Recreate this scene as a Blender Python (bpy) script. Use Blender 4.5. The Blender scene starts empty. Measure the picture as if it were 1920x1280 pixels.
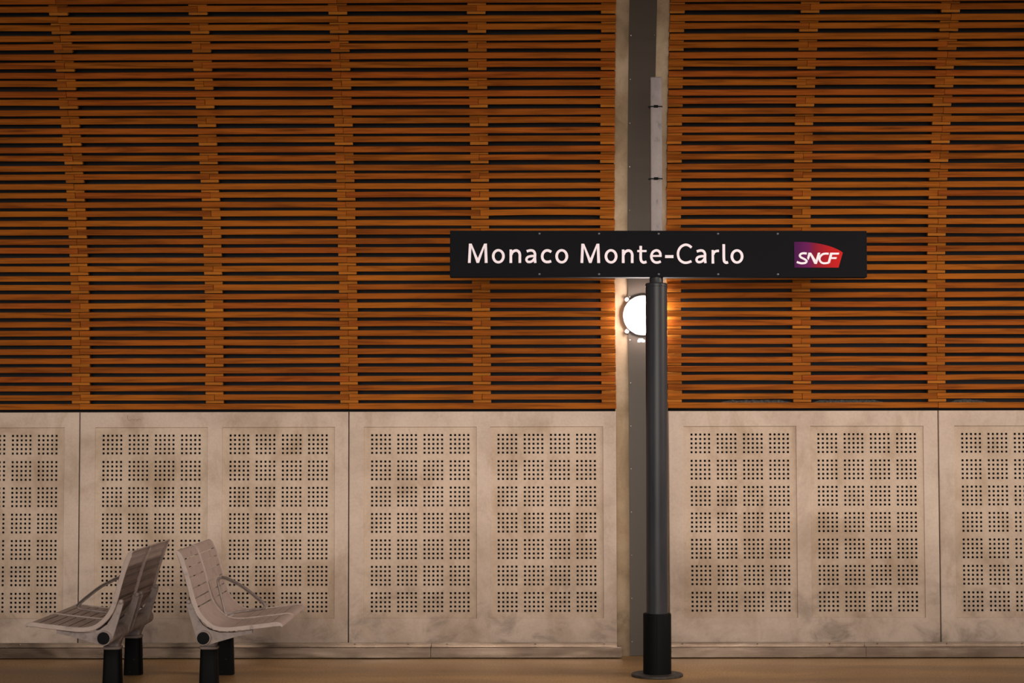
import bpy, bmesh, math, random
from mathutils import Vector, Matrix
random.seed(7)
C = bpy.context.scene.collection
SC = bpy.context.scene
PI = math.pi

# ------------------------------------------------------------------ camera
cam_data = bpy.data.cameras.new('camera')
cam = bpy.data.objects.new('camera', cam_data)
C.objects.link(cam)
cam_data.sensor_width = 36.0
cam_data.lens = 3310.0 / 1920.0 * 36.0
cam_data.clip_end = 200
P, YW, RL = math.radians(2.75), math.radians(0.35), math.radians(0.12)
fw = Vector((-math.sin(YW) * math.cos(P), math.cos(YW) * math.cos(P), math.sin(P)))
rt = Vector((math.cos(YW), math.sin(YW), 0))
up = rt.cross(fw)
r_ = rt * math.cos(RL) - up * math.sin(RL)
u_ = up * math.cos(RL) + rt * math.sin(RL)
m = Matrix((r_, u_, -fw)).transposed().to_4x4()
m.translation = Vector((0, 0, 1.6))
cam.matrix_world = m
SC.camera = cam

# ------------------------------------------------------------------ view, world, main lights
SC.view_settings.view_transform = 'Standard'
SC.view_settings.look = 'None'
SC.view_settings.gamma = 1.0
SC.view_settings.exposure = 0.0
SC.view_settings.use_curve_mapping = False
w = bpy.data.worlds.new('world')
SC.world = w
w.use_nodes = True
w.node_tree.nodes['Background'].inputs['Color'].default_value = (1.0, 0.86, 0.76, 1)
w.node_tree.nodes['Background'].inputs['Strength'].default_value = 0.025


def area(name, loc, target, sx, sy, power, col, spread=180):
    d = bpy.data.lights.new(name, 'AREA')
    d.shape = 'RECTANGLE'
    d.size, d.size_y = sx, sy
    d.energy = power
    d.color = col
    d.spread = math.radians(spread)
    o = bpy.data.objects.new(name, d)
    o.location = loc
    o.rotation_euler = (Vector(target) - Vector(loc)).to_track_quat('-Z', 'Y').to_euler()
    C.objects.link(o)
    return o


# unseen area lights: broad stand-ins for station lighting, then two added fills
area('unseen_light', (1.4, 1.0, 3.0), (1.3, 12.3, 1.5), 14.0, 3.6, 187, (1.0, 0.93, 0.82), 50)
area('unseen_light', (3.2, 7.6, 5.0), (0.6, 11.3, 0.3), 9.0, 0.8, 34, (1.0, 0.90, 0.78), 84)
area('unseen_light', (7.0, 9.3, 3.9), (-2.4, 11.2, 0.5), 2.4, 0.8, 38, (1.0, 0.88, 0.78), 56)  # fill added from the right to brighten the bench plates
area('unseen_light', (-13.5, 2.8, 1.9), (0.0, 11.8, 1.2), 2.6, 2.4, 6, (0.62, 0.76, 1.0), 40)  # cool fill added for the bluish highlight down the pole


# ------------------------------------------------------------------ helpers
def obj(name, bm, mat, parent=None, smooth=None, mats=None):
    me = bpy.data.meshes.new(name)
    bm.normal_update()
    bm.to_mesh(me)
    bm.free()
    for mt in (mats or [mat]):
        me.materials.append(mt)
    o = bpy.data.objects.new(name, me)
    C.objects.link(o)
    if parent:
        o.parent = parent
    if smooth:
        me.polygons.foreach_set('use_smooth', [True] * len(me.polygons))
        me.set_sharp_from_angle(angle=math.radians(smooth))
    return o


def thing(name, label, cat, loc=(0, 0, 0), group=None):
    o = bpy.data.objects.new(name, None)
    o.empty_display_size = 0.1
    C.objects.link(o)
    o.location = loc
    tag(o, label, cat, group)
    return o


def tag(o, label, cat, group=None):
    o['label'] = label
    o['category'] = cat
    if group:
        o['group'] = group
    return o


def box(bm, x0, x1, y0, y1, z0, z1):
    v = [bm.verts.new(p) for p in ((x0, y0, z0), (x1, y0, z0), (x1, y1, z0), (x0, y1, z0),
                                   (x0, y0, z1), (x1, y0, z1), (x1, y1, z1), (x0, y1, z1))]
    for f in ((0, 3, 2, 1), (4, 5, 6, 7), (0, 1, 5, 4), (1, 2, 6, 5), (2, 3, 7, 6), (3, 0, 4, 7)):
        bm.faces.new([v[i] for i in f])
    return v


def lathe(bm, prof, seg=40, M=None, cap=True):
    """prof: list of (r, h) spun about Z."""
    M = M or Matrix()
    rings = []
    for r, h in prof:
        rings.append([bm.verts.new(M @ Vector((r * math.cos(2 * PI * k / seg), r * math.sin(2 * PI * k / seg), h)))
                      for k in range(seg)])
    for a, b in zip(rings, rings[1:]):
        for k in range(seg):
            bm.faces.new((a[k], a[(k + 1) % seg], b[(k + 1) % seg], b[k]))
    if cap:
        bm.faces.new(rings[0][::-1])
        bm.faces.new(rings[-1])


def prism(bm, poly, to3, d0, d1):
    """poly of (a, b) extruded from d0 to d1; to3(a, b, d) -> point."""
    lo = [bm.verts.new(to3(a, b, d0)) for a, b in poly]
    hi = [bm.verts.new(to3(a, b, d1)) for a, b in poly]
    n = len(poly)
    fs = [bm.faces.new(lo[::-1]), bm.faces.new(hi)]
    for k in range(n):
        fs.append(bm.faces.new((lo[k], lo[(k + 1) % n], hi[(k + 1) % n], hi[k])))
    return fs


def fix(bm):
    bmesh.ops.recalc_face_normals(bm, faces=bm.faces[:])
    return bm


def catmull(pts, n=6, closed=False):
    out = []
    N = len(pts)
    rng = N if closed else N - 1
    for i in range(rng):
        if closed:
            p0, p1, p2, p3 = (pts[(i + k) % N] for k in (-1, 0, 1, 2))
        else:
            p0, p1, p2, p3 = pts[max(i - 1, 0)], pts[i], pts[i + 1], pts[min(i + 2, N - 1)]
        for k in range(n):
            t = k / n
            out.append(tuple(0.5 * (2 * p1[j] + (p2[j] - p0[j]) * t + (2 * p0[j] - 5 * p1[j] + 4 * p2[j] - p3[j]) * t * t
                                    + (3 * p1[j] - p0[j] - 3 * p2[j] + p3[j]) * t ** 3) for j in range(len(p1))))
    if not closed:
        out.append(tuple(pts[-1]))
    return out


# ------------------------------------------------------------------ materials
def s2l(c):
    return tuple(((x / 255) / 12.92 if x / 255 <= 0.04045 else ((x / 255 + 0.055) / 1.055) ** 2.4) for x in c) + (1,)


def mat(name, rgb, rough=0.5, metal=0.0, spec=0.5):
    mt = bpy.data.materials.new(name)
    mt.use_nodes = True
    b = mt.node_tree.nodes['Principled BSDF']
    b.inputs['Base Color'].default_value = s2l(rgb)
    b.inputs['Roughness'].default_value = rough
    b.inputs['Metallic'].default_value = metal
    b.inputs['Specular IOR Level'].default_value = spec
    return mt


class N:
    """small node-graph helper"""
    def __init__(s, mt):
        s.nt = mt.node_tree
        s.b = s.nt.nodes['Principled BSDF']

    def new(s, t, **kw):
        n = s.nt.nodes.new(t)
        for k, v in kw.items():
            setattr(n, k, v)
        return n

    def link(s, a, b):
        s.nt.links.new(a, b)

    def coord(s, scale=(1, 1, 1), out='Object', add=None):
        tc = s.new('ShaderNodeTexCoord')
        mp = s.new('ShaderNodeMapping')
        mp.inputs['Scale'].default_value = scale
        s.link(tc.outputs[out], mp.inputs['Vector'])
        if add is not None:
            va = s.new('ShaderNodeVectorMath', operation='ADD')
            s.link(mp.outputs[0], va.inputs[0])
            s.link(add, va.inputs[1])
            return va.outputs[0]
        return mp.outputs[0]

    def noise(s, vec, scale, detail=4, rough=0.55, dist=0.0):
        n = s.new('ShaderNodeTexNoise')
        n.inputs['Scale'].default_value = scale
        n.inputs['Detail'].default_value = detail
        n.inputs['Roughness'].default_value = rough
        n.inputs['Distortion'].default_value = dist
        s.link(vec, n.inputs['Vector'])
        return n.outputs['Fac']

    def ramp(s, fac, stops):
        r = s.new('ShaderNodeValToRGB')
        e = r.color_ramp.elements
        while len(e) < len(stops):
            e.new(0.5)
        for k, (p, c) in enumerate(stops):
            e[k].position = p
            e[k].color = s2l(c) if len(c) == 3 else c
        s.link(fac, r.inputs['Fac'])
        return r.outputs['Color']

    def mix(s, fac, a, b, mode='MIX'):
        n = s.new('ShaderNodeMix', data_type='RGBA', blend_type=mode)
        for sock, v in ((n.inputs[0], fac), (n.inputs[6], a), (n.inputs[7], b)):
            if hasattr(v, 'is_linked'):
                s.link(v, sock)
            else:
                sock.default_value = v
        return n.outputs[2]

    def bump(s, h, strength=0.2, dist=0.01):
        n = s.new('ShaderNodeBump')
        n.inputs['Strength'].default_value = strength
        n.inputs['Distance'].default_value = dist
        s.link(h, n.inputs['Height'])
        s.link(n.outputs[0], s.b.inputs['Normal'])

    def rough(s, fac, lo, hi):
        mr = s.new('ShaderNodeMapRange')
        mr.inputs['To Min'].default_value = lo
        mr.inputs['To Max'].default_value = hi
        s.link(fac, mr.inputs['Value'])
        s.link(mr.outputs[0], s.b.inputs['Roughness'])


BW = lambda v: (v, v, v, 1)


def wood_material(name, tones):
    mt = mat(name, (170, 95, 40), 0.7, spec=0.08)
    n = N(mt)
    geo = n.new('ShaderNodeNewGeometry')
    rnd = n.new('ShaderNodeVectorMath', operation='SCALE')
    comb = n.new('ShaderNodeCombineXYZ')
    for k in range(3):
        n.link(geo.outputs['Random Per Island'], comb.inputs[k])
    n.link(comb.outputs[0], rnd.inputs[0])
    rnd.inputs['Scale'].default_value = 53.0
    grain = n.noise(n.coord((2.2, 30, 60), add=rnd.outputs[0]), 1.0, 5, 0.6, 0.6)
    fig = n.noise(n.coord((1.1, 9, 14), add=rnd.outputs[0]), 1.0, 3, 0.5, 1.5)
    col = n.ramp(geo.outputs['Random Per Island'], list(zip((0.0, 0.35, 0.7, 1.0), tones)))
    g = n.ramp(grain, [(0.30, BW(0.58)), (0.5, BW(0.97)), (0.72, BW(1.22))])
    f = n.ramp(fig, [(0.32, (0.66, 0.60, 0.54, 1)), (0.5, BW(1.02)), (0.75, BW(1.18))])
    col = n.mix(1.0, col, g, 'MULTIPLY')
    col = n.mix(1.0, col, f, 'MULTIPLY')
    # dirt smudges and resin marks, worn randomly over the boards
    sm = n.noise(n.coord((7, 7, 22)), 1.0, 4, 0.7, 0.4)
    big = n.noise(n.coord((0.7, 0.7, 1.6)), 1.0, 2, 0.5)
    dirt = n.ramp(sm, [(0.66, BW(0)), (0.74, BW(1))])
    gate = n.ramp(big, [(0.5, BW(0)), (0.62, BW(0.6))])
    col = n.mix(n.mix(1.0, dirt, gate, 'MULTIPLY'), col, s2l((70, 44, 24)))
    n.link(col, n.b.inputs['Base Color'])
    n.bump(grain, 0.15, 0.002)
    return mt


def concrete_material(name, base, dark, light, stain=0.5):
    mt = mat(name, base, 0.75, spec=0.25)
    n = N(mt)
    oi = n.new('ShaderNodeObjectInfo')
    rnd = n.new('ShaderNodeVectorMath', operation='SCALE')
    comb = n.new('ShaderNodeCombineXYZ')
    for k in range(3):
        n.link(oi.outputs['Random'], comb.inputs[k])
    n.link(comb.outputs[0], rnd.inputs[0])
    rnd.inputs['Scale'].default_value = 31.0
    a = n.noise(n.coord((2.2, 2.2, 2.0), add=rnd.outputs[0]), 1.0, 5, 0.55, 0.5)
    b = n.noise(n.coord((5, 5, 2.6), add=rnd.outputs[0]), 1.0, 6, 0.62, 0.8)
    c = n.noise(n.coord((60, 60, 60), add=rnd.outputs[0]), 1.0, 3, 0.6)
    col = n.ramp(a, [(0.30, dark), (0.5, base), (0.72, light)])
    st = n.ramp(b, [(0.30, (0.80, 0.76, 0.69, 1)), (0.5, BW(1)), (0.8, BW(1.05))])
    col = n.mix(stain, col, n.mix(1.0, col, st, 'MULTIPLY'))
    fine = n.ramp(c, [(0.25, BW(0.9)), (0.6, BW(1.03))])
    col = n.mix(0.8, col, n.mix(1.0, col, fine, 'MULTIPLY'))
    # thin scuff scratches
    sc = n.noise(n.coord((9, 9, 2.0), add=rnd.outputs[0]), 1.0, 8, 0.75, 2.2)
    scr = n.ramp(sc, [(0.655, BW(0)), (0.70, BW(0.6))])
    col = n.mix(scr, col, s2l(tuple(int(x * 0.78) for x in dark)))
    # dirt near the floor; the wide darkening also paints in dimmer light below
    tc = n.new('ShaderNodeTexCoord')
    sp = n.new('ShaderNodeSeparateXYZ')
    n.link(tc.outputs['Object'], sp.inputs[0])
    mr = n.new('ShaderNodeMapRange')
    mr.inputs['From Min'].default_value = 0.95
    mr.inputs['From Max'].default_value = 0.05
    n.link(sp.outputs['Z'], mr.inputs['Value'])
    lowd = n.noise(n.coord((4.5, 4.5, 5.5), add=rnd.outputs[0]), 1.0, 6, 0.65, 0.6)
    low = n.mix(1.0, n.ramp(lowd, [(0.30, BW(0.30)), (0.52, BW(0.46)), (0.70, BW(0.95))]), mr.outputs[0], 'MULTIPLY')
    col = n.mix(low, col, s2l(tuple(int(x * 0.62) for x in dark)))
    n.link(col, n.b.inputs['Base Color'])
    n.bump(c, 0.12, 0.002)
    return mt


M = {}
M['wood'] = wood_material('larch_wood', [(132, 67, 16), (140, 73, 18), (150, 82, 20), (141, 68, 19)])
M['spacer'] = wood_material('spacer_wood', [(146, 84, 27), (158, 94, 31), (166, 98, 33), (152, 88, 28)])
M['panel'] = concrete_material('pale_cast_concrete', (187, 165, 151), (167, 145, 129), (197, 176, 162), 0.8)
M['field'] = concrete_material('rough_field_concrete', (185, 162, 144), (162, 138, 118), (195, 172, 155), 0.95)
M['rib'] = concrete_material('stained_rib_concrete', (158, 135, 110), (124, 102, 80), (182, 160, 136), 1.0)
M['void'] = mat('dark_acoustic_backing', (30, 29, 31), 0.9)
M['cover'] = mat('brown_grey_painted_steel', (64, 53, 44), 0.5, 0.15, 0.5)
M['screw'] = mat('bright_screw', (190, 180, 168), 0.3, 1.0)
M['steel'] = mat('brushed_stainless', (100, 87, 80), 0.3, 1.0)
n = N(M['steel'])
br = n.noise(n.coord((3, 3, 160)), 1.0, 4, 0.6)
n.rough(br, 0.16, 0.34)
dent = n.noise(n.coord((1.7, 1.7, 4)), 1.0, 2, 0.45, 0.4)
n.bump(dent, 0.8, 0.016)
bl = n.noise(n.coord((2.5, 2.5, 8)), 1.0, 4, 0.6)
n.link(n.ramp(bl, [(0.35, (96, 81, 71)), (0.65, (120, 104, 92))]), n.b.inputs['Base Color'])

M['floor'] = mat('worn_tan_platform_floor', (150, 120, 92), 0.42, spec=0.22)
n = N(M['floor'])
fa = n.noise(n.coord((0.7, 2.2, 1)), 1.0, 5, 0.6, 0.4)
fb = n.noise(n.coord((75, 55, 75)), 1.0, 4, 0.75)
col = n.ramp(fa, [(0.32, (110, 82, 52)), (0.5, (136, 104, 68)), (0.7, (162, 126, 84))])
col = n.mix(0.9, col, n.mix(1.0, col, n.ramp(fb, [(0.34, BW(0.45)), (0.5, BW(0.95)), (0.62, BW(1.3))]), 'MULTIPLY'))
n.link(col, n.b.inputs['Base Color'])
n.rough(fa, 0.3, 0.55)
n.bump(fb, 0.12, 0.002)

M['pole'] = mat('dark_grey_powder_coat', (58, 58, 62), 0.38, 0.0, 0.2)
n = N(M['pole'])
pn = n.noise(n.coord((8, 8, 1.2)), 1.0, 5, 0.65)
n.link(n.ramp(pn, [(0.35, (40, 40, 44)), (0.6, (52, 50, 53)), (0.8, (62, 58, 58))]), n.b.inputs['Base Color'])
M['black'] = mat('black_rubbery_plastic', (13, 13, 13), 0.6, 0, 0.06)
M['baseplate'] = mat('dirty_dark_steel', (62, 54, 50), 0.6, 0.2)
n = N(M['baseplate'])
n.link(n.ramp(n.noise(n.coord((30, 30, 30)), 1.0, 4, 0.6), [(0.35, (34, 30, 28)), (0.7, (66, 58, 52))]), n.b.inputs['Base Color'])
M['post'] = mat('light_grey_lilac_paint', (172, 158, 158), 0.55)
n = N(M['post'])
n.link(n.ramp(n.noise(n.coord((25, 25, 12)), 1.0, 5, 0.7), [(0.28, (92, 82, 80)), (0.40, (128, 115, 114)), (0.7, (140, 127, 126))]), n.b.inputs['Base Color'])
M['sign'] = mat('black_sign_face', (19, 19, 23), 0.75, 0, 0.06)
M['letter'] = mat('white_vinyl_letters', (238, 222, 232), 0.5)
M['rivet'] = mat('dull_rivet', (96, 94, 98), 0.4, 0.6)
M['logo'] = mat('purple_to_red_vinyl', (180, 30, 50), 0.7, 0, 0.08)
n = N(M['logo'])
tc = n.new('ShaderNodeTexCoord')
sp = n.new('ShaderNodeSeparateXYZ')
n.link(tc.outputs['Generated'], sp.inputs[0])
n.link(n.ramp(sp.outputs['X'], [(0.0, (68, 22, 74)), (0.30, (102, 26, 84)), (0.42, (128, 26, 50)), (0.7, (172, 28, 34)), (1.0, (190, 34, 30))]), n.b.inputs['Base Color'])
M['bench'] = mat('chipped_grey_pink_paint', (168, 148, 140), 0.5, 0, 0.4)
n = N(M['bench'])
bn = n.noise(n.coord((14, 14, 14)), 1.0, 6, 0.7, 0.5)
n.link(n.ramp(bn, [(0.27, (104, 88, 81)), (0.42, (142, 123, 115)), (0.7, (154, 135, 127))]), n.b.inputs['Base Color'])
M['bench_cast'] = mat('grey_cast_metal_paint', (150, 134, 130), 0.5, 0, 0.4)
n = N(M['bench_cast'])
n.link(n.ramp(n.noise(n.coord((20, 20, 20)), 1.0, 5, 0.7), [(0.3, (98, 84, 80)), (0.5, (124, 109, 104)), (0.75, (134, 119, 114))]), n.b.inputs['Base Color'])
M['pad'] = mat('dark_grey_arm_pad', (92, 82, 78), 0.4)
M['legblack'] = mat('scuffed_black_leg_sleeve', (24, 24, 25), 0.6, 0, 0.06)
n = N(M['legblack'])
n.link(n.ramp(n.noise(n.coord((26, 26, 18)), 1.0, 6, 0.75), [(0.62, (8, 8, 8)), (0.76, (78, 70, 64))]), n.b.inputs['Base Color'])
M['wool'] = mat('grey_mineral_wool', (80, 78, 76), 0.95)
n = N(M['wool'])
n.link(n.ramp(n.noise(n.coord((70, 70, 70)), 1.0, 5, 0.8), [(0.35, (34, 33, 33)), (0.65, (100, 96, 94))]), n.b.inputs['Base Color'])
M['scrib'] = mat('brown_pencil_mark', (120, 98, 88), 0.8)
M['sticker'] = mat('white_sticker', (245, 243, 243), 0.5)
M['ring'] = mat('lamp_housing_grey', (150, 140, 140), 0.45, 0.1)
glow = bpy.data.materials.new('glowing_opal_glass')
glow.use_nodes = True
gb = glow.node_tree.nodes['Principled BSDF']
gb.inputs['Base Color'].default_value = (0.9, 0.9, 0.9, 1)
gb.inputs['Emission Color'].default_value = (1.0, 0.90, 0.86, 1)
gb.inputs['Emission Strength'].default_value = 92.0
M['glow'] = glow

# ------------------------------------------------------------------ the curved wall profile
YW0, ZW0, PITCH, RAD, STR, STEP = 12.33, 1.762, 0.064, 5.007, 0.195, 0.0295
LEAN = -0.0075


def arc(s, n=0.0):
    """point on the vault section: s metres up from ZW0 along the section, n metres out of it towards the platform"""
    if s < STR:
        y, z, a = YW0, ZW0 + s, 0.0
    else:
        a = (s - STR) / RAD
        y = YW0 - RAD * (1 - math.cos(a))
        z = ZW0 + STR + RAD * math.sin(a)
    return (y - n * math.cos(a), z - n * math.sin(a), a)


# ------------------------------------------------------------------ setting: floor, backing wall, rib
bm = bmesh.new()
box(bm, -9, 9, 8.2, 12.9, -0.30, 0.0)
fl = obj('floor', bm, M['floor'])
fl['kind'] = 'structure'

bm = bmesh.new()
secs = [(12.52, -0.3), (12.52, 1.6)] + [arc(s, -0.16)[:2] for s in [0.0 + 0.15 * k for k in range(0, 30)]]
prev = None
pts_out = [(y + 0.0, z) for y, z in secs]
for (y, z) in pts_out:
    cur = [bm.verts.new((x, y, z)) for x in (-9, 9)] + [bm.verts.new((x, y + 0.2, z + 0.02)) for x in (9, -9)]
    if prev:
        for k in range(4):
            bm.faces.new((prev[k], prev[(k + 1) % 4], cur[(k + 1) % 4], cur[k]))
    else:
        bm.faces.new(cur)
    prev = cur
bm.faces.new(prev)
bk = obj('wall_back', fix(bm), M['void'])
bk['kind'] = 'structure'


def sweep_section(bm, x0, x1, n0, n1, z_low, s_hi, step=0.1):
    """a strip of constant x-range that follows the wall profile, n0 (back) to n1 (front)"""
    st = [('v', z_low)] + [('s', -0.02)] + [('s', step * k) for k in range(0, int(s_hi / step) + 1)]
    prev = None
    for kind, v in st:
        if kind == 'v':
            yb, yf, zb, zf, sh = YW0 - n0, YW0 - n1, v, v, 0
        else:
            s = max(v, -1.7)
            yb, zb, _ = arc(s, n0)
            yf, zf, _ = arc(s, n1)
            sh = LEAN * max(v, 0)
        cur = [bm.verts.new(p) for p in ((x0 + sh, yf, zf), (x1 + sh, yf, zf), (x1 + sh, yb, zb), (x0 + sh, yb, zb))]
        if prev:
            for k in range(4):
                bm.faces.new((prev[k], prev[(k + 1) % 4], cur[(k + 1) % 4], cur[k]))
        else:
            bm.faces.new(cur)
        prev = cur
    bm.faces.new(prev)


RX0, RX1, CX0, CX1 = 0.655, 1.012, 0.744, 0.928
bm = bmesh.new()
sweep_section(bm, RX0 - 0.006, RX1 + 0.004, -0.155, -0.070, -0.02, 3.6)
rib = obj('trim_1', fix(bm), M['rib'])
rib['kind'] = 'structure'

# ------------------------------------------------------------------ metal cover strip on the rib
cs = thing('metal_cover_strip', 'tall brown-grey metal cover strip curving up the concrete rib behind the sign pole', 'cover strip',
           (0.836, YW0 + 0.065, 0.0))
bm = bmesh.new()
sweep_section(bm, CX0, CX1, -0.072, -0.058, 0.005, 3.5)
for v in bm.verts:
    v.co -= cs.location
obj('cover_plate', fix(bm), M['cover'], cs)


def screw_bm():
    b = bmesh.new()
    lathe(b, [(0.0045, 0), (0.0045, 0.002), (0.003, 0.0038), (0.0005, 0.0045)], 10)
    return b


sc0 = None
for xx in (CX0 + 0.012, CX1 - 0.012):
    for k in range(15):
        z = 0.10 + 0.30 * k
        if z < ZW0:
            y, zz, a = YW0 + 0.058, z, 0
            sh = 0
        else:
            y, zz, a = arc(z - ZW0, -0.058)
            sh = LEAN * (z - ZW0)
        if sc0 is None:
            sc0 = o = obj('screw', screw_bm(), M['screw'], cs, 40)
        else:
            o = sc0.copy()
            C.objects.link(o)
            o.parent = cs
        o.location = Vector((xx + sh, y, zz)) - cs.location
        o.rotation_euler = (PI / 2 + a, 0, 0)

# ------------------------------------------------------------------ timber screens
SL_H, SL_D = 0.0396, 0.019
ROWS = 54


def beam_piece(bm, x0, x1, s_lo, s_hi, n_back, n_front, amp=0.0, tilt=0.0, seg=8, lean=True):
    """board whose section is straight in its own frame, set on the arc at its middle; slightly bowed along x"""
    sm = 0.5 * (s_lo + s_hi)
    y, z, a = arc(sm)
    sh = LEAN * max(sm, 0)
    ty, tz = -math.sin(a), math.cos(a)
    ny, nz = -math.cos(a), -math.sin(a)
    h = 0.5 * (s_hi - s_lo)
    prev = None
    ch = 0.0025
    sec = [(-h + ch, n_front), (h - ch, n_front), (h, n_front - ch), (h, n_back), (-h, n_back), (-h, n_front - ch)]
    for k in range(seg + 1):
        t = k / seg
        x = x0 + (x1 - x0) * t
        off = amp * math.sin(PI * t) + tilt * (t - 0.5)
        cur = [bm.verts.new((x + sh, y + ty * (c + off) + ny * nn, z + tz * (c + off) + nz * nn)) for c, nn in sec]
        if prev:
            L = len(sec)
            for q in range(L):
                bm.faces.new((prev[q], prev[(q + 1) % L], cur[(q + 1) % L], cur[q]))
        else:
            bm.faces.new(cur[::-1])
        prev = cur
    bm.faces.new(prev)


def timber_screen(x0, x1, xmid, label, cols, low=None):
    root = thing('slatted_timber_screen', label, 'timber screen', ((x0 + x1) / 2, YW0, ZW0 - SL_H),
                 group='curved slatted timber wall screens')
    bm = bmesh.new()
    for i in range(ROWS):
        s1 = i * PITCH
        s0 = s1 - SL_H
        fwd = (i % 2 == 0)
        nf = 0.0 if fwd else -STEP
        pieces = [(x0, x1)] if fwd else [(x0, xmid), (xmid, x1)]
        for a, b in pieces:
            am = random.gauss(0, 0.0011) + (random.choice((-1, 1)) * 0.003 if random.random() < 0.08 else 0)
            ti = random.gauss(0, 0.0012)
            dn = random.gauss(0, 0.0012)
            e1, e2 = random.uniform(0.0005, 0.002), random.uniform(0.0005, 0.002)
            beam_piece(bm, a + e1, b - e2, s0 + random.gauss(0, 0.0006), s1 + random.gauss(0, 0.0006),
                       nf - SL_D + dn, nf + dn, am, ti)
    for v in bm.verts:
        v.co -= root.location
    obj('slat_panel', fix(bm), M['wood'], root)
    for (a, b) in cols:
        bm = bmesh.new()
        for i in range(1, ROWS):
            s_lo = (i - 1) * PITCH + 0.0005
            s_hi = i * PITCH - SL_H - 0.0008
            if i % 2 == 0:
                s_hi -= 0.0
            else:
                s_lo += 0.0025
            j = random.gauss(0, 0.0015)
            beam_piece(bm, a + j, b + j, s_lo, s_hi, -STEP - 0.042, -STEP - 0.004 + random.gauss(0, 0.001), seg=1)
        for v in bm.verts:
            v.co -= root.location
        obj('spacer_column', fix(bm), M['spacer'], root)
    return root


J = [-4.983, -3.100, -1.217, 0.652]
K = [1.013, 2.895, 4.777]
SW = 0.062
timber_screen(J[0], J[1], -4.04, 'slatted timber wall screen at the left edge of the view, cut off by it',
              [(-4.04 - SW, -4.04 + SW), (J[1] - SW, J[1] + SW)])
timber_screen(J[1], J[2], -2.160, 'curved slatted timber wall screen above the two metal benches',
              [(-2.160 - SW, -2.160 + SW), (J[2] - SW, J[2] + SW)])
timber_screen(J[2], J[3], -0.285, 'curved slatted timber wall screen behind the left half of the name sign',
              [(-0.285 - SW, -0.285 + SW), (J[3] - 0.100, J[3])])
timber_screen(K[0], K[1], 1.954, 'curved slatted timber wall screen behind the red logo end of the name sign',
              [(K[0], K[0] + 0.100), (1.954 - SW, 1.954 + SW), (K[1] - SW, K[1] + SW)])
timber_screen(K[1], K[2], 3.84, 'slatted timber wall screen at the right edge of the view, cut off by it',
              [(3.84 - SW, 3.84 + SW)])

# ------------------------------------------------------------------ perforated concrete panels
YP = 12.34
PZ0, PZ1 = 0.080, 1.704
FZ0, FZ1 = 0.268, 1.598
FW_, HP, CP, HS = 0.788, 0.0307, 0.1830, 0.0146


def perforated_panel(x0, x1, f0s, label):
    """one cast panel: frame, two sunk fields, each with 4 x 7 clusters of 5 x 5 square holes"""
    W = x1 - x0
    bm = bmesh.new()
    g = 0.003
    xs0, xs1 = g, W - g
    ch = 0.006
    F = []

    def quad(a, b, c, d):
        bm.faces.new([bm.verts.new(p) for p in (a, b, c, d)])

    fields = [(f - x0, f - x0 + FW_) for f in f0s]
    # frame face strips at y = 0
    zb, zt = PZ0, PZ1
    xa, xb = xs0 + ch, xs1 - ch
    za, zc = zb + ch, zt - ch
    strips = [(xa, xb, za, FZ0), (xa, xb, FZ1, zc)]
    cur = xa
    for (a, b) in fields:
        strips.append((cur, a, FZ0, FZ1))
        cur = b
    strips.append((cur, xb, FZ0, FZ1))
    for (a, b, c, d) in strips:
        quad((a, 0, c), (b, 0, c), (b, 0, d), (a, 0, d))
    # rounded arris and sides
    for (y1, i1, y2, i2) in ((0, ch, 0.0018, ch * 0.3), (0.0018, ch * 0.3, 0.006, 0), (0.006, 0, 0.055, 0)):
        A = [(xs0 + i1, y1, zb + i1), (xs1 - i1, y1, zb + i1), (xs1 - i1, y1, zt - i1), (xs0 + i1, y1, zt - i1)]
        B = [(xs0 + i2, y2, zb + i2), (xs1 - i2, y2, zb + i2), (xs1 - i2, y2, zt - i2), (xs0 + i2, y2, zt - i2)]
        for k in range(4):
            quad(A[k], B[k], B[(k + 1) % 4], A[(k + 1) % 4])
    D, HD = 0.0085, 0.004
    for (a, b) in fields:
        s = 0.003
        A = [(a, 0, FZ0), (b, 0, FZ0), (b, 0, FZ1), (a, 0, FZ1)]
        B = [(a + s, D, FZ0 + s), (b - s, D, FZ0 + s), (b - s, D, FZ1 - s), (a + s, D, FZ1 - s)]
        for k in range(4):
            quad(A[k], A[(k + 1) % 4], B[(k + 1) % 4], B[k])
        fx0, fx1, fz0, fz1 = a + s, b - s, FZ0 + s, FZ1 - s
        cx = 0.5 * (a + b) - (3 * CP + 4 * HP) / 2
        z_first = 0.3190
        gx, gz = [(fx0, None)], [(fz0, None)]
        hx = sorted([cx + c * CP + k * HP for c in range(4) for k in range(5)])
        hz = sorted([z_first + c * CP + k * HP for c in range(7) for k in range(5)])
        X = [fx0] + [v for h in hx for v in (h - HS / 2, h + HS / 2)] + [fx1]
        Z = [fz0] + [v for h in hz for v in (h - HS / 2, h + HS / 2)] + [fz1]
        V = [[bm.verts.new((x, D, z)) for z in Z] for x in X]
        for i in range(len(X) - 1):
            for k in range(len(Z) - 1):
                if i % 2 == 1 and k % 2 == 1:
                    q = [V[i][k], V[i + 1][k], V[i + 1][k + 1], V[i][k + 1]]
                    bq = [bm.verts.new((v.co.x, D + HD, v.co.z)) for v in q]
                    for e in range(4):
                        bm.faces.new((q[e], q[(e + 1) % 4], bq[(e + 1) % 4], bq[e]))
                else:
                    bm.faces.new((V[i][k], V[i + 1][k], V[i + 1][k + 1], V[i][k + 1])).material_index = 1
    o = obj('perforated_concrete_panel', bm, None, mats=[M['panel'], M['field']])
    o.location = (x0, YP, 0)
    tag(o, label, 'wall panel', 'perforated concrete wall panels')
    return o


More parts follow.
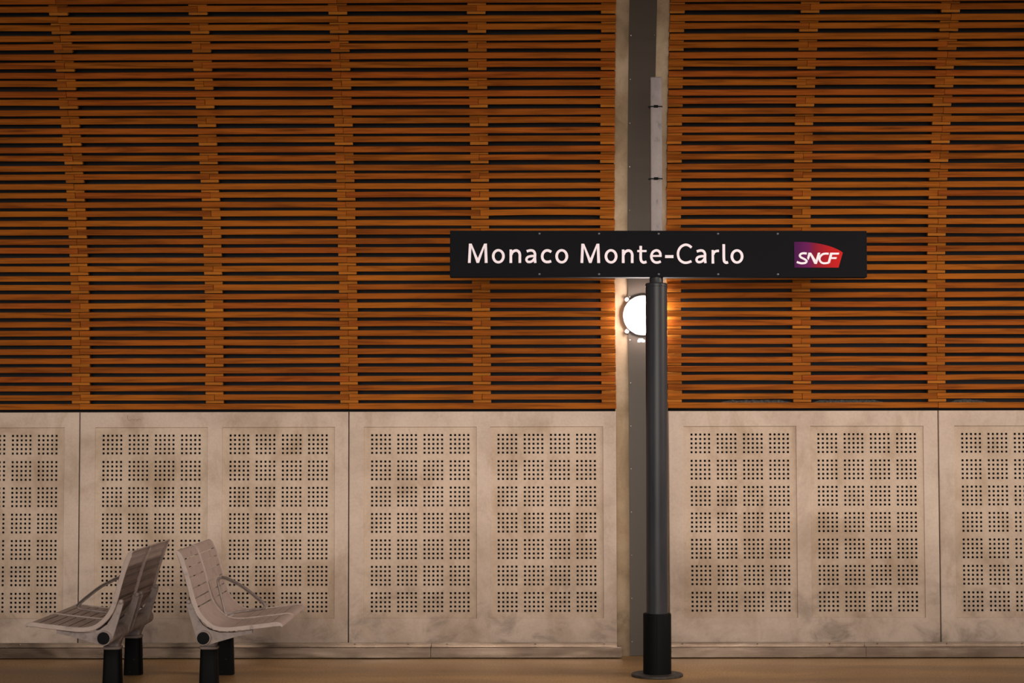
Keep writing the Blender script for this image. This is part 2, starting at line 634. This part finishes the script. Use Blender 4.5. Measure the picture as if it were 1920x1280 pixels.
f1, f2 = 0.107, 0.993
perforated_panel(-4.983, -3.100, (-4.983 + 0.105, -3.100 - 0.105 - FW_),
                 'perforated concrete wall panel at the left edge of the view, cut off by it')
perforated_panel(-3.100, -1.217, (-2.991, -2.102), 'perforated concrete wall panel standing behind the two metal benches')
sb = bpy.data.objects['perforated_concrete_panel.001']
bm = bmesh.new()
pts = catmull([(-2.764, 1.684), (-2.764, 1.660), (-2.751, 1.645), (-2.733, 1.657), (-2.725, 1.648), (-2.711, 1.657),
               (-2.698, 1.647), (-2.684, 1.658), (-2.668, 1.650)], 5)
prev = None
for k, (x, z) in enumerate(pts):
    a, b = pts[max(k - 1, 0)], pts[min(k + 1, len(pts) - 1)]
    t = Vector((b[0] - a[0], b[1] - a[1])).normalized() * 0.0012
    cur = [bm.verts.new((x - t.y + 3.1, yy, z + t.x)) for yy in (0.0002, -0.0004)] + [bm.verts.new((x + t.y + 3.1, yy, z - t.x)) for yy in (-0.0004, 0.0002)]
    if prev:
        for q in range(4):
            bm.faces.new((prev[q], prev[(q + 1) % 4], cur[(q + 1) % 4], cur[q]))
    else:
        bm.faces.new(cur)
    prev = cur
bm.faces.new(prev)
obj('scribble', fix(bm), M['scrib'], sb)
perforated_panel(-1.217, 0.652, (-1.112, -0.229), 'perforated concrete wall panel left of the sign pole, beside the stained rib')
perforated_panel(1.013, 2.895, (1.118, 2.003), 'perforated concrete wall panel right beside the black pole base sleeve')
perforated_panel(2.895, 4.777, (3.005, 3.890), 'perforated concrete wall panel at the right edge of the view, cut off by it')

# ------------------------------------------------------------------ stainless skirting
def skirting(name, x0, x1, screws):
    bm = bmesh.new()
    # main box channel
    prism(bm, [(12.262, 0.008), (12.262, 0.076), (12.266, 0.080), (12.318, 0.080), (12.318, 0.008)],
          lambda a, b, d: (d, a, b), x0, x1)
    # screwed back flange rising behind it
    prism(bm, [(12.3262, 0.076), (12.3266, 0.104), (12.334, 0.104), (12.334, 0.076)],
          lambda a, b, d: (d, a, b), x0, min(x1, 0.648) if x0 < 0.6 else x1)
    for sx in screws:
        Mx = Matrix.Translation((sx, 12.3264, 0.092)) @ Matrix.Rotation(PI / 2, 4, 'X')
        lathe(bm, [(0.006, 0), (0.006, 0.002), (0.003, 0.005)], 10, Mx)
    o = obj(name, fix(bm), M['steel'])
    o['kind'] = 'structure'
    return o


skirting('baseboard_left', -6.2, -0.641, [-4.2, -3.5, -2.8, -2.05, -1.17, -0.80])
skirting('baseboard_centre', -0.638, 0.677, [-0.53, 0.08, 0.56])
skirting('baseboard_right', 0.99, 2.358, [1.1, 1.62, 2.12])
skirting('baseboard_far_right', 2.361, 6.2, [2.45, 2.93, 3.45, 4.2])

# ------------------------------------------------------------------ crumbling insulation behind the lowest slats
def wool(x0, x1, label):
    bm = bmesh.new()
    nseg = int((x1 - x0) / 0.02)
    z0 = ZW0 - 0.02
    prev = None
    for k in range(nseg + 1):
        x = x0 + (x1 - x0) * k / nseg
        e = min(1, min(k, nseg - k) / 5)
        top = z0 + 0.010 + (0.030 + random.uniform(-0.006, 0.004)) * e ** 0.5
        yf = 12.392 + random.uniform(-0.004, 0.004)
        cur = [bm.verts.new(p) for p in ((x, yf, z0 - 0.012), (x, yf + random.uniform(-.003, .003), 0.5 * (z0 + top)), (x, yf + 0.012, top), (x, 12.47, top), (x, 12.47, z0 - 0.012))]
        if prev:
            for q in range(5):
                bm.faces.new((prev[q], prev[(q + 1) % 5], cur[(q + 1) % 5], cur[q]))
        else:
            bm.faces.new(cur)
        prev = cur
    bm.faces.new(prev)
    o = obj('insulation_strip', fix(bm), M['wool'])
    tag(o, label, 'insulation', 'grey insulation behind the lowest slats')
    o['kind'] = 'thing'
    return o


wool(1.37, 1.90, 'grey crumbly insulation strip in the lowest slot, nearer the sign pole')
wool(2.02, 2.54, 'grey crumbly insulation strip in the lowest slot, middle one right of the pole')
wool(2.97, 3.28, 'grey crumbly insulation strip in the lowest slot at the right edge')

# ------------------------------------------------------------------ round bulkhead lamp
LX, LZ = 0.8415, 2.376
ly, lz_, la = arc(LZ - ZW0, -0.058)
lamp = thing('round_wall_lamp', 'lit round white bulkhead lamp on the metal cover strip, half behind the sign pole', 'wall lamp', (LX, ly, LZ))
lamp.rotation_euler = (PI / 2 + la, 0, 0)
bm = bmesh.new()
lathe(bm, [(0.128, 0.0), (0.1400, 0.008), (0.1405, 0.022), (0.1365, 0.025), (0.1285, 0.024), (0.1265, 0.017)], 64)
obj('housing', fix(bm), M['ring'], lamp, 40)
bm = bmesh.new()
lathe(bm, [(0.1260, 0.018), (0.1255, 0.034), (0.119, 0.058), (0.102, 0.080), (0.073, 0.095), (0.036, 0.103), (0.004, 0.105)], 64)
obj('glass_dome', fix(bm), M['glow'], lamp, 60)
for ang in (45, 135, 225, 315):
    a = math.radians(ang)
    bm = bmesh.new()
    Mx = Matrix.Translation((0.158 * math.cos(a), 0.158 * math.sin(a), 0.002)) @ Matrix.Rotation(a, 4, 'Z')
    lathe(bm, [(0.016, 0), (0.017, 0.006), (0.015, 0.013), (0.009, 0.014), (0.008, 0.010), (0.005, 0.010), (0.0045, 0.015), (0.0005, 0.0155)], 24, Mx)
    for v in box(bm, -0.034, -0.006, -0.011, 0.011, 0.002, 0.012):
        v.co = Mx @ v.co
    obj('fixing_lug', fix(bm), M['ring'], lamp, 40)

bm = bmesh.new()
poly = [(-0.026, -0.013), (-0.026, -0.002), (-0.016, 0.012), (0.010, 0.012), (0.017, 0.002), (0.023, 0.003), (0.026, -0.004),
        (0.022, -0.014), (0.008, -0.014), (-0.001, -0.011), (-0.010, -0.014), (-0.022, -0.014)]
sy, szz, sa = arc(2.199 - ZW0, -0.058)
prism(bm, poly, lambda a, b, d: (a, -d, b), 0.0, 0.0012)
o = obj('sticker', fix(bm), M['sticker'])
o.location = (0.832, sy, szz)
o.rotation_euler = (sa, 0, 0)
tag(o, 'small torn white sticker on the metal cover strip just below the round lamp', 'sticker')

# ------------------------------------------------------------------ station name sign on its pole
sg = thing('station_sign', 'black Monaco Monte-Carlo station name sign on a dark pole with a round floor plate', 'sign', (0.857, 11.41, 0.0))
sg.rotation_euler = (0, math.radians(0.2), 0)
bm = bmesh.new()
lathe(bm, [(0.160, 0.0), (0.165, 0.003), (0.165, 0.013), (0.161, 0.017), (0.05, 0.019)], 72)
obj('base_plate', fix(bm), M['baseplate'], sg, 35)
bm = bmesh.new()
lathe(bm, [(0.090, 0.018), (0.090, 0.392), (0.087, 0.400), (0.074, 0.401), (0.0735, 0.39)], 64)
slv = obj('base_sleeve', fix(bm), M['black'], sg, 35)
bm = bmesh.new()
box(bm, -0.010, -0.006, -0.0915, -0.080, 0.022, 0.397)
box(bm, -0.034, -0.016, -0.0925, -0.083, 0.198, 0.204)
box(bm, -0.055, -0.020, -0.089, -0.075, 0.384, 0.390)
box(bm, -0.055, -0.020, -0.089, -0.075, 0.030, 0.037)
obj('seam_strip', fix(bm), M['legblack'], slv)
bm = bmesh.new()
lathe(bm, [(0.0700, 0.395), (0.0700, 2.500)], 64)
obj('pole', fix(bm), M['pole'], sg, 35)
bm = bmesh.new()
lathe(bm, [(0.0700, 2.488), (0.0665, 2.492), (0.0665, 2.498), (0.0715, 2.502), (0.0715, 2.517), (0.066, 2.523), (0.046, 2.524), (0.0435, 2.530), (0.0435, 2.566)], 64)
obj('collar', fix(bm), M['pole'], sg, 35)
# upper post with straps
bm = bmesh.new()
box(bm, -0.038, 0.038, -0.030, 0.046, 2.82, 3.866)
bmesh.ops.bevel(bm, geom=bm.edges[:] , offset=0.008, segments=4, profile=0.5, affect='EDGES')
post = obj('upper_post', fix(bm), M['post'], sg, 35)
for z in (3.671, 3.200):
    bm = bmesh.new()
    box(bm, -0.0405, 0.0405, -0.0325, 0.0485, z - 0.0035, z + 0.0035)
    box(bm, -0.016, 0.012, -0.041, -0.031, z - 0.008, z + 0.008)
    box(bm, -0.053, -0.037, -0.036, -0.030, z - 0.009, z + 0.001)
    obj('strap', fix(bm), M['black'], post)

PX = 3.437e-3       # metres per picture pixel at the board
SCX, SCZ = 0.010, 2.7095
SBW, SBH, SBT = 1.3455, 0.1505, 0.045
bm = bmesh.new()
box(bm, SCX - SBW, SCX + SBW, -SBT, SBT, SCZ - SBH, SCZ + SBH)
bmesh.ops.bevel(bm, geom=bm.edges[:], offset=0.002, segments=1, profile=0.5, affect='EDGES')
board = obj('sign_board', fix(bm), M['sign'], sg)


def sgn(x, y, d=0.0):
    """sign-face coordinates measured from the board's centre"""
    return Vector((SCX + (x - 1231.5) * PX, -SBT - d, SCZ - (y - 475.6) * PX))


def ribbon(bm, pts, wdt, d0, d1, conv, n=5, smooth=True):
    if smooth and len(pts) > 2:
        pts = catmull(pts, n)
    L, Rr = [], []
    for k, (x, y) in enumerate(pts):
        a = pts[max(k - 1, 0)]
        b = pts[min(k + 1, len(pts) - 1)]
        t = Vector((b[0] - a[0], b[1] - a[1])).normalized()
        nx, ny = -t.y * wdt / 2, t.x * wdt / 2
        L.append((x + nx, y + ny))
        Rr.append((x - nx, y - ny))
    prev = None
    for l, r in zip(L, Rr):
        cur = [bm.verts.new(conv(l[0], l[1], d0)), bm.verts.new(conv(r[0], r[1], d0)),
               bm.verts.new(conv(r[0], r[1], d1)), bm.verts.new(conv(l[0], l[1], d1))]
        if prev:
            for q in range(4):
                bm.faces.new((prev[q], prev[(q + 1) % 4], cur[(q + 1) % 4], cur[q]))
        else:
            bm.faces.new(cur)
        prev = cur
    bm.faces.new(prev)


def ring(bm, cx, cy, rx, ry, ix, iy, d0, d1, conv, seg=40):
    prev = first = None
    for k in range(seg):
        c, s = math.cos(2 * PI * k / seg), math.sin(2 * PI * k / seg)
        cur = [bm.verts.new(conv(cx + rx * c, cy + ry * s, d0)), bm.verts.new(conv(cx + ix * c, cy + iy * s, d0)),
               bm.verts.new(conv(cx + ix * c, cy + iy * s, d1)), bm.verts.new(conv(cx + rx * c, cy + ry * s, d1))]
        if prev:
            for q in range(4):
                bm.faces.new((prev[q], prev[(q + 1) % 4], cur[(q + 1) % 4], cur[q]))
        else:
            first = cur
        prev = cur
    for q in range(4):
        bm.faces.new((prev[q], prev[(q + 1) % 4], first[(q + 1) % 4], first[q]))


def z6(dx=0.0):
    return lambda X, Y, d: sgn(870 + X / 6.857 + dx, 440 + Y / 6.857, d)


def z7(dx=0.0):
    return lambda X, Y, d: sgn(1130 + X / 7.111 + dx, 440 + Y / 7.111, d)


class Glyph:
    """collects the strokes of one letter, then links them as one mesh"""
    def __enter__(s):
        s.bm = bmesh.new()
        return s.bm

    def __exit__(s, *a):
        obj('letter', fix(s.bm), M['letter'], board)


TH = 0.0012
D0 = -0.0005
MP = [(27, 362), (38, 113), (74, 113), (154, 302), (234, 113), (270, 113), (280, 362), (243, 362), (237, 165), (169, 362), (137, 362), (70, 165), (62, 362)]
for dx in (0.0, 211.4):                                             # M
    with Glyph() as bm:
        prism(bm, MP, z6(dx), D0, TH)
for cx in (930.96, 1050.1, 1142.7, 1379.2):                         # o
    with Glyph() as bm:
        ring(bm, cx, 480.2, 12.1, 13.6, 7.0, 9.0, D0, TH, sgn)
for dx in (0.0, 211.1):                                             # n
    with Glyph() as bm:
        prism(bm, [(562, 362), (562, 188), (595, 188), (597, 362)], z6(dx), D0, TH)
        ribbon(bm, [(584, 256), (600, 222), (640, 201), (676, 212), (694, 248), (695, 300), (695, 362)], 34, D0, TH + 0.0001, z6(dx))
for dx in (0.0, 319.4):                                             # a
    with Glyph() as bm:
        ribbon(bm, [(784, 212), (826, 200), (866, 206), (889, 240), (889, 300), (894, 362)], 33, D0, TH, z6(dx))
        ribbon(bm, [(884, 272), (836, 275), (796, 288), (780, 318), (796, 346), (830, 348), (862, 332), (886, 300)], 31, D0, TH + 0.0001, z6(dx))
with Glyph() as bm:                                                 # c
    ribbon(bm, [(1100, 220), (1062, 201), (1022, 206), (993, 238), (983, 278), (993, 318), (1022, 344), (1060, 349), (1099, 338)], 34, D0, TH, z6())
c = z7()
with Glyph() as bm:                                                 # t
    ribbon(bm, [(487, 146), (487, 220), (487, 310), (496, 348), (525, 368), (564, 358)], 35, D0, TH, c)
    prism(bm, [(441, 229), (441, 201), (565, 201), (565, 229)], c, D0, TH + 0.0001)
with Glyph() as bm:                                                 # e
    ribbon(bm, [(750, 288), (746, 240), (718, 210), (682, 208), (646, 232), (628, 285), (642, 336), (676, 364), (716, 367), (755, 354)], 33, D0, TH, c)
    prism(bm, [(640, 293), (640, 268), (767, 268), (766, 293)], c, D0, TH + 0.0001)
with Glyph() as bm:                                                 # hyphen
    prism(bm, [(812, 308), (812, 269), (924, 269), (924, 308)], c, D0, TH)
with Glyph() as bm:                                                 # C
    ribbon(bm, [(1166, 168), (1126, 138), (1076, 131), (1022, 160), (990, 215), (986, 275), (1008, 332), (1056, 366), (1108, 369), (1164, 350)], 33, D0, TH, c)
with Glyph() as bm:                                                 # r
    prism(bm, [(1433, 382), (1433, 200), (1463, 200), (1468, 382)], c, D0, TH)
    ribbon(bm, [(1454, 262), (1468, 230), (1496, 214), (1532, 212)], 33, D0, TH + 0.0001, c)
with Glyph() as bm:                                                 # l
    ribbon(bm, [(1596, 122), (1596, 220), (1597, 320), (1606, 356), (1628, 369), (1652, 362)], 36, D0, TH, c)


def zl(X, Y, d):
    return sgn(1470 + X / 14.77, 440 + Y / 14.77, d)


bm = bmesh.new()
prism(bm, catmull([(242, 190), (400, 186), (560, 191), (750, 208), (950, 240), (1150, 286), (1350, 352), (1500, 424), (1592, 486)], 4)
      + [(1470, 902), (252, 902)], zl, D0, TH)
lg = obj('logo', fix(bm), M['logo'], sg)
bm = bmesh.new()
q0, q1 = TH - 0.0004, TH + 0.0008
ribbon(bm, [(592, 512), (510, 504), (436, 520), (398, 568), (430, 618), (520, 664), (585, 715), (560, 765), (480, 782), (400, 776), (315, 746)], 58, q0, q1, zl)
prism(bm, [(600, 640), (640, 488), (712, 488), (840, 690), (900, 488), (968, 488), (870, 800), (800, 800), (690, 560), (640, 695)], zl, q0, q1 + 0.0001)
ribbon(bm, [(1200, 516), (1090, 516), (1010, 545), (952, 620), (950, 700), (1005, 765), (1090, 782), (1200, 766)], 56, q0, q1 + 0.0002, zl)
prism(bm, [(1165, 775), (1240, 488), (1492, 488), (1478, 542), (1300, 542), (1280, 612), (1424, 612), (1408, 664), (1262, 664), (1232, 775)], zl, q0, q1 + 0.0003)
obj('logo_lettering', fix(bm), M['letter'], lg)

rv0 = None
for x in (1008, 1120, 1232, 1343.5, 1455.5):
    for y in (437.5, 513.8):
        if rv0 is None:
            b = bmesh.new()
            lathe(b, [(0.0075, -0.001), (0.0075, 0.001), (0.005, 0.003), (0.0008, 0.0036)], 16)
            rv0 = o = obj('rivet', b, M['rivet'], board, 50)
        else:
            o = rv0.copy()
            C.objects.link(o)
            o.parent = board
        o.location = sgn(x, y)
        o.rotation_euler = (PI / 2, 0, 0)

# ------------------------------------------------------------------ benches
SHELL = [(.470, .066), (.467, .077), (.452, .087), (.420, .090), (.380, .084), (.250, .069), (.163, .060), (.110, .060), (.065, .070),
         (.025, .095), (-.010, .130), (-.038, .175), (-.059, .237), (-.080, .314), (-.104, .397), (-.128, .466), (-.143, .497),
         (-.157, .514), (-.169, .517)]
ZB = 0.345


def resample(pts, step):
    d = [0.0]
    for a, b in zip(pts, pts[1:]):
        d.append(d[-1] + math.dist(a, b))
    out, k = [], 0
    n = int(d[-1] / step)
    for i in range(n + 1):
        t = d[-1] * i / n
        while k < len(d) - 2 and d[k + 1] < t:
            k += 1
        f = (t - d[k]) / max(d[k + 1] - d[k], 1e-9)
        out.append(tuple(pts[k][j] + (pts[k + 1][j] - pts[k][j]) * f for j in (0, 1)))
    return out


def bench(xb, sgnx, label, worn):
    """sgnx = +1: sitter faces +X; -1: faces -X. Beam along Y."""
    Y0 = 10.56
    root = thing('metal_bench', label, 'bench', (xb, 11.2, 0.0), 'metal platform benches')

    def T(u, y, dz):
        return Vector((sgnx * u, y - 11.2, ZB + dz))

    # beam
    bm = bmesh.new()
    Mx = Matrix.Translation((0, Y0 - 11.2, ZB)) @ Matrix.Rotation(-PI / 2, 4, 'X')
    lathe(bm, [(0.0375, 0.004), (0.0375, 0.0), (0.0415, 0.0), (0.0435, 0.003), (0.0435, 1.227), (0.040, 1.23)], 40, Mx)
    beam = obj('beam', fix(bm), M['bench_cast'], root, 35)
    bm = bmesh.new()
    lathe(bm, [(0.0372, 0.001), (0.0365, -0.0015), (0.030, -0.002)], 40, Mx)
    obj('end_cap', fix(bm), M['black'], beam, 35)
    # legs
    for yl in (10.94, 11.52):
        lx = -0.030
        bm = bmesh.new()

        def rsq(hx, hy, z, seg=32):
            out = []
            for k in range(seg):
                a = 2 * PI * k / seg
                c, s = math.cos(a), math.sin(a)
                e = 0.5
                out.append(bm.verts.new((lx + hx * math.copysign(abs(c) ** e, c), yl - 11.2 + hy * math.copysign(abs(s) ** e, s), z)))
            return out
        rings = [rsq(.0595, .050, 0.0), rsq(.0595, .050, 0.004), rsq(.0525, .045, 0.235), rsq(.050, .043, 0.238)]
        for a, b in zip(rings, rings[1:]):
            for k in range(32):
                bm.faces.new((a[k], a[(k + 1) % 32], b[(k + 1) % 32], b[k]))
        bm.faces.new(rings[0][::-1])
        bm.faces.new(rings[-1])
        leg = obj('leg', fix(bm), M['legblack'], root, 40)
        bm = bmesh.new()
        R2 = [rsq(.054, .047, 0.2375), rsq(.057, .050, 0.242), rsq(.057, .050, 0.250), rsq(.053, .046, 0.2545), rsq(.040, .036, 0.256),
              rsq(.036, .032, 0.262), rsq(.038, .034, 0.285), rsq(.043, .040, 0.31), rsq(.040, .040, 0.335)]
        for kk, rr in enumerate(R2):
            if kk >= 4:
                for v in rr:
                    v.co.x += 0.030 * (kk - 3) / 5
        for a, b in zip(R2, R2[1:]):
            for k in range(32):
                bm.faces.new((a[k], a[(k + 1) % 32], b[(k + 1) % 32], b[k]))
        bm.faces.new(R2[0][::-1])
        bm.faces.new(R2[-1])
        obj('leg_neck', fix(bm), M['bench_cast'], leg, 40)
    # brackets
    BR = [(.288, .046), (.288, .026), (.20, .008), (.06, -.032), (.02, -.0445), (-.02, -.0425), (-.043, -.018), (-.055, .02), (-.108, .200),
          (-.105, .215), (-.092, .222), (-.078, .214), (-.068, .190), (-.040, .120), (-.012, .078), (.03, .048), (.09, .030), (.18, .030)]
    for yb in (10.605, 11.045, 11.155, 11.615):
        bm = bmesh.new()
        fs = prism(bm, BR, lambda a, b, d: T(a, d, b), yb - 0.011, yb + 0.011)
        Mk = Matrix.Translation(T(-.094, yb - 0.020, .213)) @ Matrix.Rotation(-PI / 2, 4, 'X')
        lathe(bm, [(.008, 0), (.0125, .003), (.0145, .010), (.0145, .030), (.0125, .037), (.008, .040)], 20, Mk)
        obj('bracket', fix(bm), M['bench_cast'], root, 35)
    # two seat shells
    prof = resample(catmull(SHELL, 6), 0.0075)
    acc = [0.0]
    for a, b in zip(prof, prof[1:]):
        acc.append(acc[-1] + math.dist(a, b))
    # slot centres measured along the profile
    def near(u=None, z=None):
        best = min(range(len(prof)), key=lambda k: abs(prof[k][0] - u) + (0 if prof[k][1] < 0.1 else 9) if u is not None
                   else abs(prof[k][1] - z) + (0 if prof[k][0] < 0 else 9))
        return best
    slots = [near(u=v) for v in (.400, .342, .284, .226, .168)] + [near(z=v) for v in (.180, .232, .290, .350, .408, .462)]
    slotset = set()
    for s in slots:
        slotset.add(s)
    for (ya, yb) in ((10.572, 11.096), (11.104, 11.672)):
        nrm = []
        for k in range(len(prof)):
            a = prof[max(k - 1, 0)]
            b = prof[min(k + 1, len(prof) - 1)]
            t = Vector((b[0] - a[0], b[1] - a[1])).normalized()
            nrm.append(Vector((t.y, -t.x)))      # away from the sitter (down / back)
        if nrm[20].y > 0:
            nrm = [-v for v in nrm]
        ys = [ya + 0.004, ya + 0.035, yb - 0.035, yb - 0.004]
        bm = bmesh.new()
        top = [[bm.verts.new(T(p[0], y, p[1])) for y in ys] for p in prof]
        bot = [[bm.verts.new(T(p[0] + nv.x * 0.005, y, p[1] + nv.y * 0.005)) for y in ys] for p, nv in zip(prof, nrm)]
        solid = lambda k, c: 0 <= k < len(prof) - 1 and 0 <= c < 3 and not (c == 1 and k in slotset)
        for k in range(len(prof) - 1):
            for c in range(3):
                if not solid(k, c):
                    continue
                bm.faces.new((top[k][c], top[k + 1][c], top[k + 1][c + 1], top[k][c + 1]))
                bm.faces.new((bot[k][c], bot[k][c + 1], bot[k + 1][c + 1], bot[k + 1][c]))
                for (kk, cc, e) in ((k - 1, c, ((k, c), (k, c + 1))), (k + 1, c, ((k + 1, c), (k + 1, c + 1))),
                                    (k, c - 1, ((k, c), (k + 1, c))), (k, c + 1, ((k, c + 1), (k + 1, c + 1)))):
                    if not solid(kk, cc):
                        (a1, b1), (a2, b2) = e
                        bm.faces.new((top[a1][b1], top[a2][b2], bot[a2][b2], bot[a1][b1]))
        shell = obj('seat_shell', fix(bm), M['bench'], root, 40)
        # stiffening ribs pressed beside each back slot (seen from behind)
        bm = bmesh.new()
        for s in slots:
            for kk in (s - 1, s + 1, s + 2):
                if kk < 1 or kk >= len(prof) - 1:
                    continue
                p, nv = prof[kk], nrm[kk]
                t = Vector((-nv.y, nv.x))
                poly = [(p[0] + nv.x * a + t.x * b, p[1] + nv.y * a + t.y * b) for a, b in ((.004, -.0015), (.015, -.0015), (.015, .0015), (.004, .0015))]
                prism(bm, poly, lambda a, b, d: T(a, d, b), ya + 0.035, yb - 0.035)
        obj('stiffener', fix(bm), M['bench'], shell)
        # rims down both sides
        for (ra, rb) in ((ya, ya + 0.009), (yb - 0.009, yb)):
            bm = bmesh.new()
            sec = [(-.003, ra + .002), (-.005, (ra + rb) / 2), (-.003, rb - .002), (.020, rb), (.024, rb - .003), (.024, ra + .003), (.020, ra)]
            prev = None
            for k in range(0, len(prof)):
                p, nv = prof[k], nrm[k]
                e = min(1.0, 0.35 + min(k, len(prof) - 1 - k) / 8)
                jag = 0.0
                if worn and ra == ya and ya < 10.6 and p[1] < 0.2 and p[0] < 0.3:
                    jag = random.uniform(-0.004, 0.001)
                cur = [bm.verts.new(T(p[0] + nv.x * (n_ * e + (jag if n_ > 0 else 0)), yy, p[1] + nv.y * (n_ * e + (jag if n_ > 0 else 0)))) for n_, yy in sec]
                if prev:
                    L = len(sec)
                    for q in range(L):
                        bm.faces.new((prev[q], prev[(q + 1) % L], cur[(q + 1) % L], cur[q]))
                else:
                    bm.faces.new(cur)
                prev = cur
            bm.faces.new(prev)
            obj('rim', fix(bm), M['bench'], shell, 40)
    # armrest on the divider
    ARM = [(.045, .066), (.030, .130), (.008, .220), (-.006, .280), (-.004, .304), (.012, .312), (.045, .306), (.090, .285), (.150, .252),
           (.223, .197), (.270, .158), (.286, .140), (.284, .126), (.262, .118), (.157, .104), (.085, .092), (.055, .075)]
    path = catmull(ARM, 5)
    bm = bmesh.new()
    ya = 11.10

    def tube2(bm, pts, hw, hn0, hn1, lo=0, hi=None):
        pts = pts[lo:hi]
        prev = None
        for k, p in enumerate(pts):
            a, b = pts[max(k - 1, 0)], pts[min(k + 1, len(pts) - 1)]
            t = Vector((b[0] - a[0], b[1] - a[1])).normalized()
            nv = Vector((-t.y, t.x))
            cur = []
            for c in range(10):
                an = 2 * PI * c / 10
                yy = hw * math.cos(an)
                nn = 0.5 * (hn0 + hn1) + 0.5 * (hn1 - hn0) * math.sin(an)
                cur.append(bm.verts.new(T(p[0] + nv.x * nn, ya + yy, p[1] + nv.y * nn)))
            if prev:
                for q in range(10):
                    bm.faces.new((prev[q], prev[(q + 1) % 10], cur[(q + 1) % 10], cur[q]))
            else:
                bm.faces.new(cur)
            prev = cur
        bm.faces.new(prev)
    tube2(bm, path, 0.012, -0.008, 0.008)
    prism(bm, [(.030, .060), (.036, .115), (.055, .098), (.100, .100), (.100, .088), (.070, .062)], lambda a, b, d: T(a, d, b), ya - .009, ya + .009)
    arm = obj('armrest', fix(bm), M['bench_cast'], root, 45)
    bm = bmesh.new()
    tube2(bm, path, 0.023, -0.002, 0.013, 26, 57)
    obj('arm_pad', fix(bm), M['pad'], arm, 45)
    return root


bench(-2.4996, -1, 'grey slotted metal bench facing left, its back turned to the other bench', False)
bench(-1.905, 1, 'grey slotted metal bench facing right with chipped front seat edge', True)
